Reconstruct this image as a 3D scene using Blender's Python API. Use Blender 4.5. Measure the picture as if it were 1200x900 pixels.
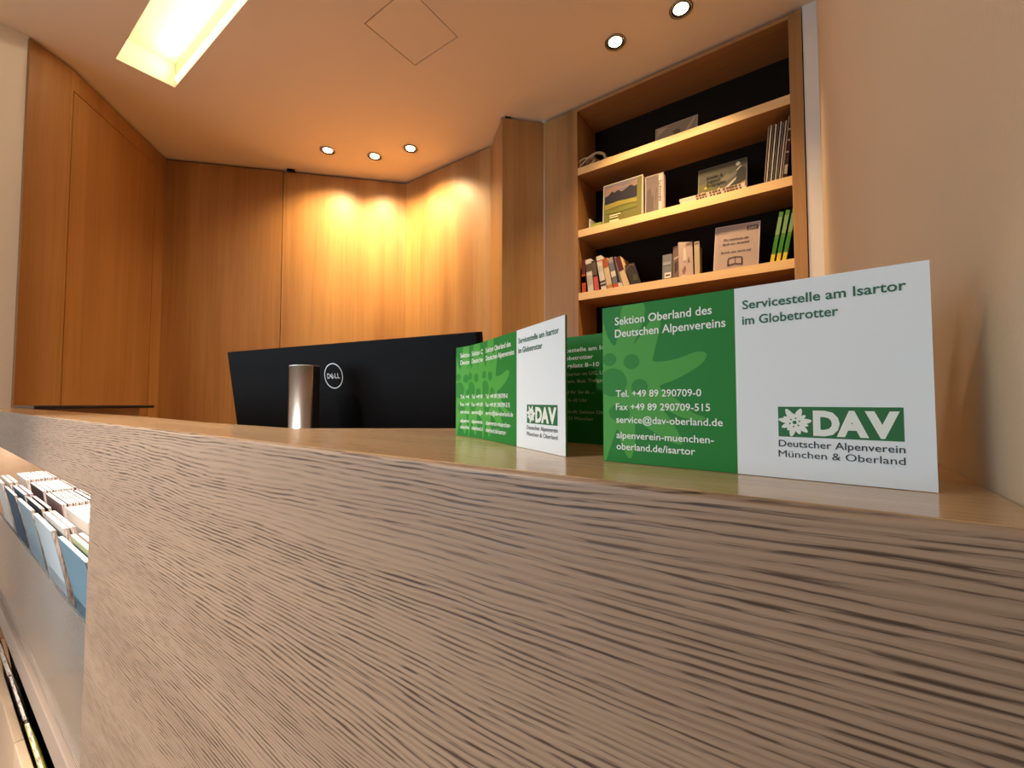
import bpy, bmesh, math, random
from mathutils import Vector, Matrix
random.seed(7)
PI = math.pi
sc = bpy.context.scene
for o in list(bpy.data.objects): bpy.data.objects.remove(o)
COL = sc.collection

# ---------------------------------------------------------------- camera
cam_d = bpy.data.cameras.new('camera'); cam = bpy.data.objects.new('camera', cam_d); COL.objects.link(cam)
cam_d.sensor_width = 36; cam_d.lens = 15.0; cam_d.clip_start = .005; cam_d.clip_end = 60
cam.location = (0, 0, 1.1215)
cam.rotation_euler = (math.radians(92.3), 0, math.radians(35.5))
sc.camera = cam

# ---------------------------------------------------------------- world, exposure
w = bpy.data.worlds.new('world'); sc.world = w; w.use_nodes = True
bg = w.node_tree.nodes['Background']; bg.inputs[0].default_value = (.74, .87, 1, 1); bg.inputs[1].default_value = 1.0
sc.view_settings.view_transform = 'Standard'; sc.view_settings.look = 'None'
sc.view_settings.gamma = 1; sc.view_settings.use_curve_mapping = False
sc.view_settings.exposure = 0.22

def area(name, loc, rot, sx, sy, power, color):
    d = bpy.data.lights.new(name, 'AREA'); d.shape = 'RECTANGLE'; d.size = sx; d.size_y = sy
    d.energy = power; d.color = color
    o = bpy.data.objects.new(name, d); COL.objects.link(o); o.location = loc; o.rotation_euler = rot
    return o
WARM = (1, .68, .34)
# daylight through an unseen window, added in wall_front to light counter and cards
area('added_daylight', (-3.3, -4.25, 1.5), (PI/2, 0, 0), 3.6, 2.2, 78, (.58, .81, 1))
# shop ceiling panels
SHOP = [(-1.5, -1.3), (-3.6, -1.9)]
SHOP_P = 9
for i, (x, y) in enumerate(SHOP):
    area('shop_panel_light', (x, y, 2.575), (0, 0, 0), 1.1, .28, SHOP_P, (1, .86, .74))
# unseen spotlight added to brighten the counter's left face; housing built with the lamps
TRK = (-1.0, -1.15, 2.42)
d = bpy.data.lights.new('added_spot_light', 'SPOT'); d.energy = 250; d.color = (1, .90, .80); d.spot_size = math.radians(34); d.spot_blend = 1; d.shadow_soft_size = .04
trk = bpy.data.objects.new('added_spot_light', d); COL.objects.link(trk); trk.location = TRK
trk.rotation_euler = (Vector((-.50, .1065, .78))-Vector(TRK)).to_track_quat('-Z', 'Y').to_euler()
# LED line in the ceiling recess
area('recess_led_light', (-1.69, .650, 2.645), (math.radians(-115), 0, 0), 1.4, .02, 3.2, (1, .78, .48))
# LED line under the counter slab, lighting the leaflet niche
area('niche_led_light', (-1.17, .150, 1.0205), (math.radians(18), 0, 0), 1.1, .008, 1.3, (1, .90, .80))
area('tray_fill_light', (-1.17, .115, .722), (math.radians(25), 0, 0), 1.1, .006, .7, (1, .88, .76))  # added light under the upper tray, brightens the lower leaflets

# ---------------------------------------------------------------- helpers
def link(name, me, parent=None):
    o = bpy.data.objects.new(name, me); COL.objects.link(o)
    if parent is not None: o.parent = parent
    return o
def tag(o, label=None, cat=None, group=None, kind=None):
    if label: o['label'] = label
    if cat: o['category'] = cat
    if group: o['group'] = group
    if kind: o['kind'] = kind
    return o
def empty(name, loc=(0, 0, 0), rz=0, label=None, cat=None, group=None):
    o = link(name, None); o.location = loc; o.rotation_euler = (0, 0, rz); o.empty_display_size = .02
    return tag(o, label, cat, group)
class MB:
    """collects shapes, builds ONE mesh object"""
    def __init__(s): s.v = []; s.f = []; s.m = []; s.sm = []
    def add(s, vs, fs, mi=0, smooth=False):
        n = len(s.v); s.v += [tuple(v) for v in vs]
        for f in fs: s.f.append([i+n for i in f]); s.m.append(mi); s.sm.append(smooth)
        return s
    def box(s, a, b, mi=0, M=None):
        (x0, y0, z0), (x1, y1, z1) = a, b
        vs = [Vector(p) for p in [(x0,y0,z0),(x1,y0,z0),(x1,y1,z0),(x0,y1,z0),(x0,y0,z1),(x1,y0,z1),(x1,y1,z1),(x0,y1,z1)]]
        if M: vs = [M @ v for v in vs]
        return s.add(vs, [(0,3,2,1),(4,5,6,7),(0,1,5,4),(1,2,6,5),(2,3,7,6),(3,0,4,7)], mi)
    def prism(s, pts, z0, z1, mi=0, M=None):
        n = len(pts)
        vs = [Vector((p[0], p[1], z0)) for p in pts]+[Vector((p[0], p[1], z1)) for p in pts]
        if M: vs = [M @ v for v in vs]
        return s.add(vs, [tuple(range(n-1, -1, -1)), tuple(range(n, 2*n))]+[(i, (i+1) % n, (i+1) % n+n, i+n) for i in range(n)], mi)
    def lathe(s, prof, seg=32, mi=0, M=None, close=False):
        vs = []
        for r, z in prof:
            for k in range(seg):
                a = 2*PI*k/seg; v = Vector((r*math.cos(a), r*math.sin(a), z)); vs.append(M @ v if M else v)
        fs = []
        for j in range(len(prof)-1):
            for k in range(seg):
                fs.append((j*seg+k, j*seg+(k+1) % seg, (j+1)*seg+(k+1) % seg, (j+1)*seg+k))
        if close:
            fs.append(tuple(reversed(range(seg)))); fs.append(tuple((len(prof)-1)*seg+k for k in range(seg)))
        return s.add(vs, fs, mi, True)
    def flat(s, pts, y, mi=0):          # polygon in a plate's XZ plane, facing -Y
        return s.add([(p[0], y, p[1]) for p in pts], [tuple(range(len(pts)))], mi)
    def build(s, name, mats, parent=None, bevel=0, seg=2):
        me = bpy.data.meshes.new(name); me.from_pydata(s.v, [], s.f); me.update()
        for i, p in enumerate(me.polygons): p.material_index = s.m[i]; p.use_smooth = s.sm[i]
        for m in (mats if isinstance(mats, (list, tuple)) else [mats]): me.materials.append(m)
        o = link(name, me, parent)
        if bevel:
            md = o.modifiers.new('bevel', 'BEVEL'); md.width = bevel; md.segments = seg; md.limit_method = 'ANGLE'
            md.angle_limit = .6
            for p in me.polygons: p.use_smooth = True
            wn = o.modifiers.new('wn', 'WEIGHTED_NORMAL'); wn.keep_sharp = False
        return o
def copy_tree(o, parent=None):
    c = o.copy(); COL.objects.link(c)
    if parent is not None: c.parent = parent
    for ch in list(o.children): copy_tree(ch, c)
    return c

# ---------------------------------------------------------------- materials
def mat(name, col=(.5, .5, .5), rough=.5, metal=0, spec=.5, emit=None, es=0, coat=0):
    m = bpy.data.materials.new(name); m.use_nodes = True
    b = m.node_tree.nodes['Principled BSDF']
    b.inputs['Base Color'].default_value = (*col, 1); b.inputs['Roughness'].default_value = rough
    b.inputs['Metallic'].default_value = metal; b.inputs['Specular IOR Level'].default_value = spec
    if coat: b.inputs['Coat Weight'].default_value = coat; b.inputs['Coat Roughness'].default_value = .12
    if emit: b.inputs['Emission Color'].default_value = (*emit, 1); b.inputs['Emission Strength'].default_value = es
    return m
class NT:
    def __init__(s, m): s.m = m; s.nt = m.node_tree; s.b = s.nt.nodes['Principled BSDF']
    def n(s, t, **k):
        x = s.nt.nodes.new(t)
        for a, v in k.items(): setattr(x, a, v)
        return x
    def l(s, a, b): s.nt.links.new(a, b)
    def coord(s, kind='Object'): return s.n('ShaderNodeTexCoord').outputs[kind]
    def mapp(s, v, scale, loc=(0, 0, 0)):
        x = s.n('ShaderNodeMapping'); x.inputs['Scale'].default_value = scale; x.inputs['Location'].default_value = loc
        s.l(v, x.inputs['Vector']); return x.outputs[0]
    def noise(s, v, scale=1, detail=4, rough=.55, dist=0):
        x = s.n('ShaderNodeTexNoise'); x.inputs['Scale'].default_value = scale; x.inputs['Detail'].default_value = detail
        x.inputs['Roughness'].default_value = rough; x.inputs['Distortion'].default_value = dist
        s.l(v, x.inputs['Vector']); return x.outputs[0]
    def ramp(s, f, stops):
        x = s.n('ShaderNodeValToRGB'); e = x.color_ramp.elements
        while len(e) < len(stops): e.new(.5)
        for k, (p, c) in enumerate(stops):
            e[k].position = p; e[k].color = (*c, 1) if len(c) == 3 else c
        s.l(f, x.inputs[0]); return x.outputs[0]
    def mix(s, f, a, b, mode='MIX'):
        x = s.n('ShaderNodeMix', data_type='RGBA', blend_type=mode)
        for sock, v in ((0, f), (6, a), (7, b)):
            if isinstance(v, (int, float)): x.inputs[sock].default_value = v
            elif isinstance(v, tuple): x.inputs[sock].default_value = (*v, 1)
            else: s.l(v, x.inputs[sock])
        return x.outputs[2]
    def math(s, op, a, b=0.0, c=None):
        x = s.n('ShaderNodeMath', operation=op)
        for i, v in enumerate((a, b, c)):
            if v is None: continue
            if isinstance(v, (int, float)): x.inputs[i].default_value = v
            else: s.l(v, x.inputs[i])
        return x.outputs[0]
    def bump(s, h, strength=.2, dist=.001):
        x = s.n('ShaderNodeBump'); x.inputs['Strength'].default_value = strength; x.inputs['Distance'].default_value = dist
        s.l(h, x.inputs['Height']); s.l(x.outputs[0], s.b.inputs['Normal'])

def g(v): return (v, v, v)

def oak(name, axis, base, dark, light, pore=.75, rough=.42, spec=.5, bump=.35, poresize=1.0):
    """horizontal open-pored oak: grain along X; across-grain coordinate is 'axis' (1 = y, 2 = z)"""
    m = mat(name, base, rough, spec=spec); t = NT(m)
    co = t.coord()
    # wander of the growth lines
    wob = t.noise(t.mapp(co, (2.2, 8, 8)), 1, 2, .5)
    wob2 = t.noise(t.mapp(co, (14, 40, 40)), 1, 2, .5)
    sep = t.n('ShaderNodeSeparateXYZ'); t.l(co, sep.inputs[0])
    off = t.math('ADD', t.math('MULTIPLY', t.math('SUBTRACT', wob, .5), .030), t.math('MULTIPLY', t.math('SUBTRACT', wob2, .5), .004))
    cross = t.math('ADD', sep.outputs[axis], off)
    comb = t.n('ShaderNodeCombineXYZ'); t.l(sep.outputs[0], comb.inputs[0]); t.l(cross, comb.inputs[1])
    v = comb.outputs[0]
    broad = t.noise(t.mapp(v, (1.5, 26, 1)), 1, 3, .55)
    col = t.mix(t.ramp(broad, [(.3, g(0)), (.7, g(1))]), base, light)
    # growth rings: regular lines about 2.6 mm apart, phase wandering slowly, broken into pore dashes
    ph = t.noise(t.mapp(v, (.9, 14, 1), (5, 2, 0)), 1, 3, .6)
    ph2 = t.noise(t.mapp(v, (5, 90, 1), (1, 7, 0)), 1, 2, .5)
    phase = t.math('ADD', t.math('MULTIPLY', cross, 470*poresize), t.math('ADD', t.math('MULTIPLY', ph, 9.0), t.math('MULTIPLY', ph2, 1.3)))
    sn = t.math('MULTIPLY_ADD', t.math('SINE', t.math('MULTIPLY', phase, 2*PI)), .5, .5)
    ringw = t.math('MULTIPLY', t.ramp(sn, [(.25, g(0)), (1, g(1))]), t.ramp(t.noise(t.mapp(v, (2.2, 45, 1), (9, 3, 0)), 1, 2, .5), [(.30, g(.35)), (.50, g(1))]))
    col = t.mix(t.math('MULTIPLY', ringw, .34), col, dark)
    fine = t.noise(t.mapp(v, (36, 950*poresize, 1)), 1, 2.5, .6)
    pm = t.math('MULTIPLY', t.ramp(fine, [(.485, g(0)), (.545, g(1))]), ringw)
    silk = t.noise(t.mapp(v, (26, 1900, 1)), 1, 2, .6)
    col = t.mix(t.math('MULTIPLY', t.ramp(silk, [(.45, g(0)), (.7, g(1))]), .14), col, dark)
    col = t.mix(t.math('MULTIPLY', pm, pore), col, tuple(c*.5 for c in dark))
    t.l(col, t.b.inputs['Base Color'])
    t.bump(t.math('SUBTRACT', t.math('MULTIPLY', silk, .15), pm), bump, .0003)
    return m

def veneer(name, base, light, dark, axis='z', rough=.42, coat=0.0, k=1.0):
    """fine straight-grained honey oak veneer, grain along axis, tint varied per object"""
    m = mat(name, base, rough, coat=coat); t = NT(m)
    co = t.coord()
    oi = t.n('ShaderNodeObjectInfo')
    sh = t.n('ShaderNodeVectorMath', operation='ADD'); t.l(co, sh.inputs[0])
    cb = t.n('ShaderNodeCombineXYZ')
    r = t.math('MULTIPLY', oi.outputs['Random'], 37.0)
    for i in range(3): t.l(r, cb.inputs[i])
    t.l(cb.outputs[0], sh.inputs[1]); v = sh.outputs[0]
    def S(al, ac): return (ac, ac, al) if axis == 'z' else (al, ac, ac)
    b1 = t.noise(t.mapp(v, S(.35, 5.5)), 1, 3, .5, .25)
    b2 = t.noise(t.mapp(v, S(1.6, 60*k)), 1, 4, .6, .15)
    b3 = t.noise(t.mapp(v, S(9, 420*k)), 1, 3, .6)
    col = t.mix(t.ramp(b1, [(.32, g(0)), (.68, g(1))]), base, light)
    col = t.mix(t.math('MULTIPLY', t.ramp(b2, [(.45, g(0)), (.72, g(1))]), .28), col, dark)
    col = t.mix(t.math('MULTIPLY', t.ramp(b3, [(.5, g(0)), (.68, g(1))]), .18), col, dark)
    hv = t.n('ShaderNodeHueSaturation'); t.l(t.math('ADD', t.math('MULTIPLY', oi.outputs['Random'], .22), .89), hv.inputs['Value'])
    t.l(col, hv.inputs['Color']); t.l(hv.outputs[0], t.b.inputs['Base Color'])
    t.bump(b3, .06, .0005)
    return m

def plaster(name, col, amt=.06, scale=420, rough=.85, bump=.15):
    m = mat(name, col, rough, spec=.25); t = NT(m); co = t.coord()
    a = t.noise(t.mapp(co, (1, 1, 1)), scale, 2, .6); b = t.noise(co, 3.5, 4, .6)
    c = t.mix(t.math('MULTIPLY', b, amt*2), col, tuple(x*.72 for x in col))
    c = t.mix(t.math('MULTIPLY', a, amt), c, tuple(x*.6 for x in col))
    t.l(c, t.b.inputs['Base Color']); t.bump(a, bump, .0006)
    return m

M_face = oak('oak_face', 2, (.325, .228, .158), (.10, .052, .033), (.40, .29, .205), pore=.95, rough=.42, spec=.6)
M_top = oak('oak_top', 1, (.60, .40, .22), (.36, .20, .10), (.70, .49, .28), pore=.35, rough=.17, spec=.6, bump=.08, poresize=1.2)
M_wood = veneer('honey_oak', (.30, .140, .042), (.46, .255, .092), (.19, .080, .024))
M_woodx = veneer('honey_oak_shelf', (.34, .155, .050), (.44, .225, .080), (.22, .09, .028), axis='x')
M_edge = veneer('lit_oak_edge', (.76, .48, .20), (.82, .54, .25), (.60, .34, .13), axis='x')  # lightened colour stands in for spotlight glow on the shelf edges
M_rack = veneer('rack_wood', (.62, .43, .28), (.70, .50, .34), (.46, .29, .18), axis='x')
M_gap = mat('shadow_gap_board', (.012, .010, .008), .8, spec=.1)
M_back = mat('black_back_panel', (.012, .008, .005), .8, spec=.08)
M_ceil = plaster('ceiling_paint', (.88, .76, .60), .04)
M_wallr = plaster('tan_wall_paint', (.66, .51, .35), .10, 520, bump=.25)
M_wallw = plaster('off_white_wall_paint', (.80, .74, .66), .05)
M_shopw = plaster('shop_wall_paint', (.72, .69, .65), .05)
M_floor = veneer('floor_wood', (.36, .24, .16), (.42, .29, .2), (.25, .16, .1), axis='x')
M_black = mat('black_plastic', (.0025, .0025, .003), .5, spec=.10)
M_blackr = mat('black_laminate', (.02, .018, .017), .3)
M_steel = mat('brushed_steel', (.52, .50, .48), .27, 1)
t = NT(M_steel); b = t.noise(t.mapp(t.coord(), (900, 900, 6)), 1, 3, .6); t.bump(b, .12, .0004)
M_silver = mat('silver_print', (.62, .62, .62), .4, .5)
M_ringm = mat('lamp_bezel', (.30, .23, .16), .3, .9)
M_bulb = mat('lit_lamp', (1, .9, .7), .5, emit=(1, .80, .50), es=30)
M_shop = mat('lit_shop_panel', (1, 1, 1), .5, emit=(1, .93, .84), es=4)
M_led = mat('lit_led_strip', (1, 1, 1), .5, emit=(1, .84, .62), es=9)
M_white = mat('card_white', (.80, .89, .95), .5, spec=.3)
M_green = mat('card_green', (.018, .22, .036), .5, spec=.25)
M_lgreen = mat('card_light_green', (.075, .36, .060), .5, spec=.25)
M_mgreen = mat('card_mid_green', (.030, .245, .038), .5, spec=.25)
M_logo = mat('logo_green', (.016, .16, .05), .5)
M_ink = mat('dark_ink', (.022, .035, .050), .6)
M_gink = mat('green_ink', (.030, .15, .085), .6)
M_wink = mat('white_ink', (.82, .90, .86), .5)
M_page = mat('page_edges', (.80, .72, .64), .8)
t = NT(M_page); b = t.noise(t.mapp(t.coord(), (60, 800, 30)), 1, 2, .6)
t.l(t.mix(t.ramp(b, [(.5, g(0)), (.62, g(1))]), (.80, .72, .67), (.30, .20, .18)), t.b.inputs['Base Color'])
M_acr = mat('frosted_acrylic', (1, .99, .97), .14, spec=.3)
M_acr.node_tree.nodes['Principled BSDF'].inputs['Transmission Weight'].default_value = .95
M_acr.node_tree.nodes['Principled BSDF'].inputs['IOR'].default_value = 1.12
M_glass = mat('window_glass', (1, 1, 1), .02); M_glass.node_tree.nodes['Principled BSDF'].inputs['Transmission Weight'].default_value = 1
MC = {}
def cm(r, gg, b, rough=.65):
    k = (r, gg, b, rough)
    if k not in MC: MC[k] = mat('paint_%d' % len(MC), (r, gg, b), rough, spec=.2)
    return MC[k]

# ---------------------------------------------------------------- the setting
ZC = 2.6; ZP = 2.588
def grid_plane(name, xs, ys, z, holes, thick, m):
    mb = MB()
    for i in range(len(xs)-1):
        for j in range(len(ys)-1):
            if (i, j) in holes: continue
            mb.box((xs[i], ys[j], z), (xs[i+1], ys[j+1], z+thick))
    return mb.build(name, m)
xs = [-6.2, -2.43, -1.409, -1.152, -.95, .2]; ys = [-4.2, .46, .668, .977, 1.238, 2.3]
ceil = tag(grid_plane('ceiling', xs, ys, ZC, {(1, 1), (2, 1), (3, 1), (2, 3)}, .03, M_ceil), kind='structure')
mb = MB()                                   # lit recess (box above the ceiling)
mb.box((-2.43, .46, 2.71), (-.95, .668, 2.72)); mb.box((-2.44, .45, 2.63), (-2.43, .68, 2.72)); mb.box((-.95, .45, 2.63), (-.94, .68, 2.72))
mb.box((-2.43, .45, 2.63), (-.95, .46, 2.72)); mb.box((-2.43, .668, 2.63), (-.95, .678, 2.72))
tag(mb.build('light_recess', M_ceil, ceil))
MB().box((-2.40, .661, 2.618), (-.98, .667, 2.632)).build('led_strip', M_led, ceil)
MB().box((-1.4045, .9815, ZC+.0005), (-1.1565, 1.2335, ZC+.018)).build('access_panel', M_ceil, ceil)
MB().box((-1.42, .967, ZC+.03), (-1.14, 1.248, ZC+.045)).build('access_void', M_gap, ceil)
tag(MB().box((-6.2, -4.2, -.05), (.2, 2.3, 0)).build('floor', M_floor), kind='structure')

tag(MB().box((.034, -4.1, 0), (.15, 2.2, 2.6)).build('wall_right', M_wallr), kind='structure')
tag(MB().box((-2.72, -.30, 0), (-2.566, .225, 2.6)).build('wall_left', M_wallw), kind='structure')
tag(MB().box((-6.2, -.30, 0), (-2.72, -.18, 2.6)).build('wall_partition', M_shopw), kind='structure')
tag(MB().box((-6.2, -4.1, 0), (-6.05, -.3, 2.6)).build('wall_far', M_shopw), kind='structure')
wf = tag(MB().box((-6.2, -4.1, 0), (-5.1, -4.0, 2.6)).box((-1.5, -4.1, 0), (.15, -4.0, 2.6)).box((-5.1, -4.1, 0), (-1.5, -4.0, .4)).box((-5.1, -4.1, 2.5), (-1.5, -4.0, 2.6)).build('wall_front', M_shopw), kind='structure')
wn = tag(MB().box((-5.1, -4.06, .4), (-5.04, -4.0, 2.5)).box((-1.56, -4.06, .4), (-1.5, -4.0, 2.5)).box((-5.04, -4.06, .4), (-1.56, -4.0, .46)).box((-5.04, -4.06, 2.44), (-1.56, -4.0, 2.5)).box((-3.33, -4.06, .46), (-3.27, -4.0, 2.44)).build('added_window_1', M_blackr), kind='structure')  # frame of the unseen window added as a daylight source

def panel_wall(name, p0, p1, seams, back=.03, thick=.018, z1=ZP, door=None, extra0=0, extra1=0):
    """dark backing board with veneer panels standing 12 mm proud; room side is to the right of p0->p1"""
    p0 = Vector((*p0, 0)); p1 = Vector((*p1, 0)); d = p1-p0; L = d.length; a = math.atan2(d.y, d.x)
    M = Matrix.Translation(p0) @ Matrix.Rotation(a, 4, 'Z')      # +y of this frame = away from the room
    bk = MB().box((-extra0, thick, 0), (L+extra1, thick+back, ZC), 0, M).build(name, M_gap)
    tag(bk, kind='structure')
    ss = [0]+seams+[L]
    for i in range(len(ss)-1):
        gp = .002
        a0 = ss[i]+(gp if i else 0); a1 = ss[i+1]-(gp if i < len(ss)-2 else 0)
        if door and door[0] == i:
            (u0, u1, zt) = door[1]; q = .0045
            MB().box((a0, 0, .0), (u0-q, thick, z1), 0, M).box((u1+q, 0, 0), (a1, thick, z1), 0, M).box((u0-q, 0, zt+q), (u1+q, thick, z1), 0, M).build('panel', M_wood, bk)
            MB().box((u0, 0, .02), (u1, thick, zt), 0, M).build('cabinet_door', M_wood, bk)
        else:
            MB().box((a0, 0, 0), (a1, thick, z1), 0, M).build('panel', M_wood, bk, bevel=.0006, seg=1)
    return bk
I = (-2.5571, .2277); H = (-2.6445, .3605); A = (-3.1851, .8455); B = (-2.2238, 1.885); Cc = (-1.495, 1.885)
D = (-1.2905, 1.722); E = (-1.137, 1.885); F = (-.967, 1.885)
panel_wall('wall_left_end', I, H, [])
L1 = math.dist(H, A)
panel_wall('wall_left_cabinet', H, A, [], door=(0, (.015, L1-.105, 2.495)), extra1=.02)
LAB = math.dist(A, B)
panel_wall('wall_back_left', A, B, [.655], extra0=.02, extra1=.03)
panel_wall('wall_back', B, Cc, [], extra0=.02)
cw = panel_wall('wall_column_side', Cc, D, [])
panel_wall('wall_column_front', D, E, [])
panel_wall('wall_beside_bookcase', E, F, [])
sens = MB().box((-.022, -.012, -.006), (.022, .004, .006)).build('ceiling_sensor', M_black)
tag(sens, 'small black sensor under the ceiling at the top of the panel seam', 'sensor')
sens.location = (-2.695, 1.352, 2.590); sens.rotation_euler = (0, 0, math.atan2(B[1]-A[1], B[0]-A[0]))
# corner filler right of the bookcase
tag(MB().box((-.010, 1.886, 0), (.034, 1.93, 2.6)).build('trim_1', M_wallw), kind='structure')
tag(MB().box((-.967, 2.14, 0), (.034, 2.18, 2.6)).build('wall_behind_bookcase', M_gap), kind='structure')

# ---------------------------------------------------------------- ceiling lamps
def downlight(x, y, lab, power, aim, cone=128):
    r = empty('ceiling_spotlight', (x, y, ZC), 0, lab, 'ceiling light', 'recessed ceiling spotlights')
    MB().lathe([(.035, 0), (.041, 0), (.043, -.0025), (.042, -.0045), (.037, -.005), (.0355, -.0035), (.035, 0)], 32).build('bezel', M_ringm, r)
    MB().lathe([(.0005, -.0020), (.0255, -.0016), (.0260, 0)], 24).build('lamp_face', M_bulb, r)
    MB().lathe([(.0262, 0), (.0264, -.0012), (.0345, -.0036), (.0348, 0)], 24).build('inner_ring', M_blackr, r)
    d = bpy.data.lights.new('spot', 'SPOT'); d.energy = power; d.color = WARM; d.spot_size = math.radians(cone); d.spot_blend = 1; d.shadow_soft_size = .025
    o = link('spot_light', d, r); o.location = (0, 0, -.012)
    v = Vector(aim)-Vector((x, y, ZC)); o.rotation_euler = v.to_track_quat('-Z', 'Y').to_euler()
    return r
SP = 60
downlight(-2.3124, 1.3703, 'lit round ceiling spotlight, leftmost of the three near the wood corner', SP, (-2.85, 1.72, 0))
downlight(-2.1388, 1.5695, 'lit round ceiling spotlight, middle one of the three near the wood corner', SP, (-2.25, 2.15, 0))
downlight(-1.9019, 1.6422, 'lit round ceiling spotlight, rightmost of the three near the wood corner', SP, (-1.90, 2.15, 0))
downlight(-.6405, 1.6301, 'lit round ceiling spotlight above the left side of the bookcase', 50, (-.64, 1.78, 0), 95)
downlight(-.3817, 1.6317, 'lit round ceiling spotlight above the right side of the bookcase', 50, (-.40, 1.80, 0), 88)
for x, y in SHOP:
    p = empty('shop_ceiling_light', (x, y, 2.6), 0, 'flat lit panel lamp on the shop ceiling behind the viewer', 'ceiling light', 'shop ceiling lamps')
    MB().box((-.57, -.16, -.02), (.57, .16, 0)).build('housing', M_silver, p)
    MB().box((-.55, -.14, -.0225), (.55, .14, -.0205)).build('diffuser', M_shop, p)

tk = empty('added_spotlight', TRK, 0, 'black cylindrical spotlight added behind the viewer to brighten the counter face', 'ceiling light')
q = MB(); Mt = trk.rotation_euler.to_matrix().to_4x4()
q.lathe([(.0, .13), (.045, .13), (.05, .12), (.05, .012), (.047, .010), (.046, .02), (.0, .02)], 24, 0, Mt); q.build('lamp_head', M_blackr, tk)
MB().box((-.012, -.012, .05), (.012, .012, .16)).box((-.25, -.018, .16), (.25, .018, .1795)).build('track_arm', M_blackr, tk)

# ---------------------------------------------------------------- bookcase
bc = empty('bookcase', (-.4785, 1.885, 0), 0, 'built-in oak bookcase with black back panel and books on its shelves', 'bookcase')
BX0, BX1, BD = -.967, -.0135, .225
def bpart(name, a, b, m, bev=.0008):
    o = MB().box(a, b).build(name, m, bc, bevel=bev, seg=1); o.location = (.4785, -1.885, 0); return o
bpart('side_panel', (BX0, 1.883, 0), (-.943, 1.885+BD, 2.588), M_wood)
bpart('side_panel', (-.0550, 1.880, 0), (BX1, 1.885+BD, 2.588), M_wood)
bpart('header', (-.943, 1.883, 2.572), (-.055, 1.885+BD, 2.588), M_woodx)
bpart('back_panel', (-.943, 1.885+BD-.012, 0), (-.055, 1.885+BD, 2.572), M_back, 0)
SHZ = (2.281, 1.967, 1.653, 1.339, 1.025, .711, .397, .083)
for z in SHZ:
    o = bpart('shelf', (-.943, 1.889, z-.036), (-.055, 1.885+BD-.012, z), M_woodx)
    e = MB().box((-.943, 1.886, z-.036), (-.055, 1.8885, z)).build('lit_edge', M_edge, o)
S1, S2, S3 = SHZ[:3]

# ---------------------------------------------------------------- things on the shelves
def slab_book(name, label, x, y, z, w_, h, th, cover, lean=0, rz=0, tilt=0, group=None, art=None, spine=None, cat='book', page=True, edge=None):
    """x,y,z = bottom left front corner. w_ along X, th in depth. tilt = lean back (deg), lean = roll sideways (deg)"""
    r = empty(name, (x, y, z), math.radians(rz), label, cat, group)
    r.rotation_euler = (math.radians(-tilt), math.radians(lean), math.radians(rz))
    c = .0015
    if page and th > .006:
        MB().box((0, 0, 0), (w_, c, h)).box((0, th-c, 0), (w_, th, h)).box((0, c, 0), (c, th-c, h)).build('cover', edge or cover, r)
        MB().box((c, c, .002), (w_-.002, th-c, h-.002)).build('pages', M_page, r)
    else:
        MB().box((0, 0, 0), (w_, th, h)).build('cover', edge or cover, r)
    if edge: MB().box((.004, -.0006, .004), (w_-.004, 0, h-.004)).build('cover_print', cover, r)
    if art:
        for k, (nm, m, polys) in enumerate(art):
            q = MB()
            for P in polys: q.flat([(px*w_, pz*h) for px, pz in P], -.0008-.0003*k)
            q.build(nm, m, r)
    return r
def spine_book(label, xb, wd, h, lean, bands, depth=.115, y=1.897, z=S3, group='paperbacks at the left of the third shelf', name='book', sh=0):
    """spine-out book; lean in degrees to the left at the top when positive. bands = [(from,to,material)...]"""
    r = empty(name, (xb, y, z+sh), 0, label, 'book', group)
    r.rotation_euler = (0, -math.radians(lean), 0)
    main = bands[0][2]; c = .0012
    MB().box((0, 0, 0), (wd, c, h)).box((0, c, 0), (c, depth, h)).box((wd-c, c, 0), (wd, depth, h)).build('cover', main, r)
    MB().box((c, c, .002), (wd-c, depth-.003, h-.003)).build('pages', M_page, r)
    for a, b_, m in bands[1:]:
        MB().box((-.0002, -.0007, a*h), (wd+.0002, 0, b_*h)).build('spine_band', m, r)
    return r
def rect(a, b, c, d): return [(a, b), (c, b), (c, d), (a, d)]

fontcv = {}
def text_geo(body, off=0.0):
    if 'M' in body: off = min(off, 0.0)      # the built-in font's M breaks when its outline is widened
    k = (body, off)
    if k in fontcv: return fontcv[k]
    c = bpy.data.curves.new('lettering', 'FONT'); c.body = body; c.resolution_u = 3; c.offset = off; c.fill_mode = 'BOTH'
    o = bpy.data.objects.new('lettering', c)
    me = bpy.data.meshes.new_from_object(o)
    vs = [(v.co.x, v.co.y) for v in me.vertices]; fs = [list(p.vertices) for p in me.polygons]
    bpy.data.objects.remove(o); bpy.data.curves.remove(c); bpy.data.meshes.remove(me)
    fontcv[k] = (vs, fs); return fontcv[k]
def text_into(mb, body, x0, z0, cap, x1=None, off=.012, y=0.0, mi=0, slope=0.0):
    vs, fs = text_geo(body, off)
    mn = min(v[0] for v in vs); mx = max(v[0] for v in vs); sy = cap/.70
    sx = sy*.93 if x1 is None else (x1-x0)/(mx-mn)
    mb.add([(x0+(v[0]-mn)*sx, y, z0+v[1]*sy+slope*(v[0]-mn)*sx) for v in vs], fs, mi)

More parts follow.
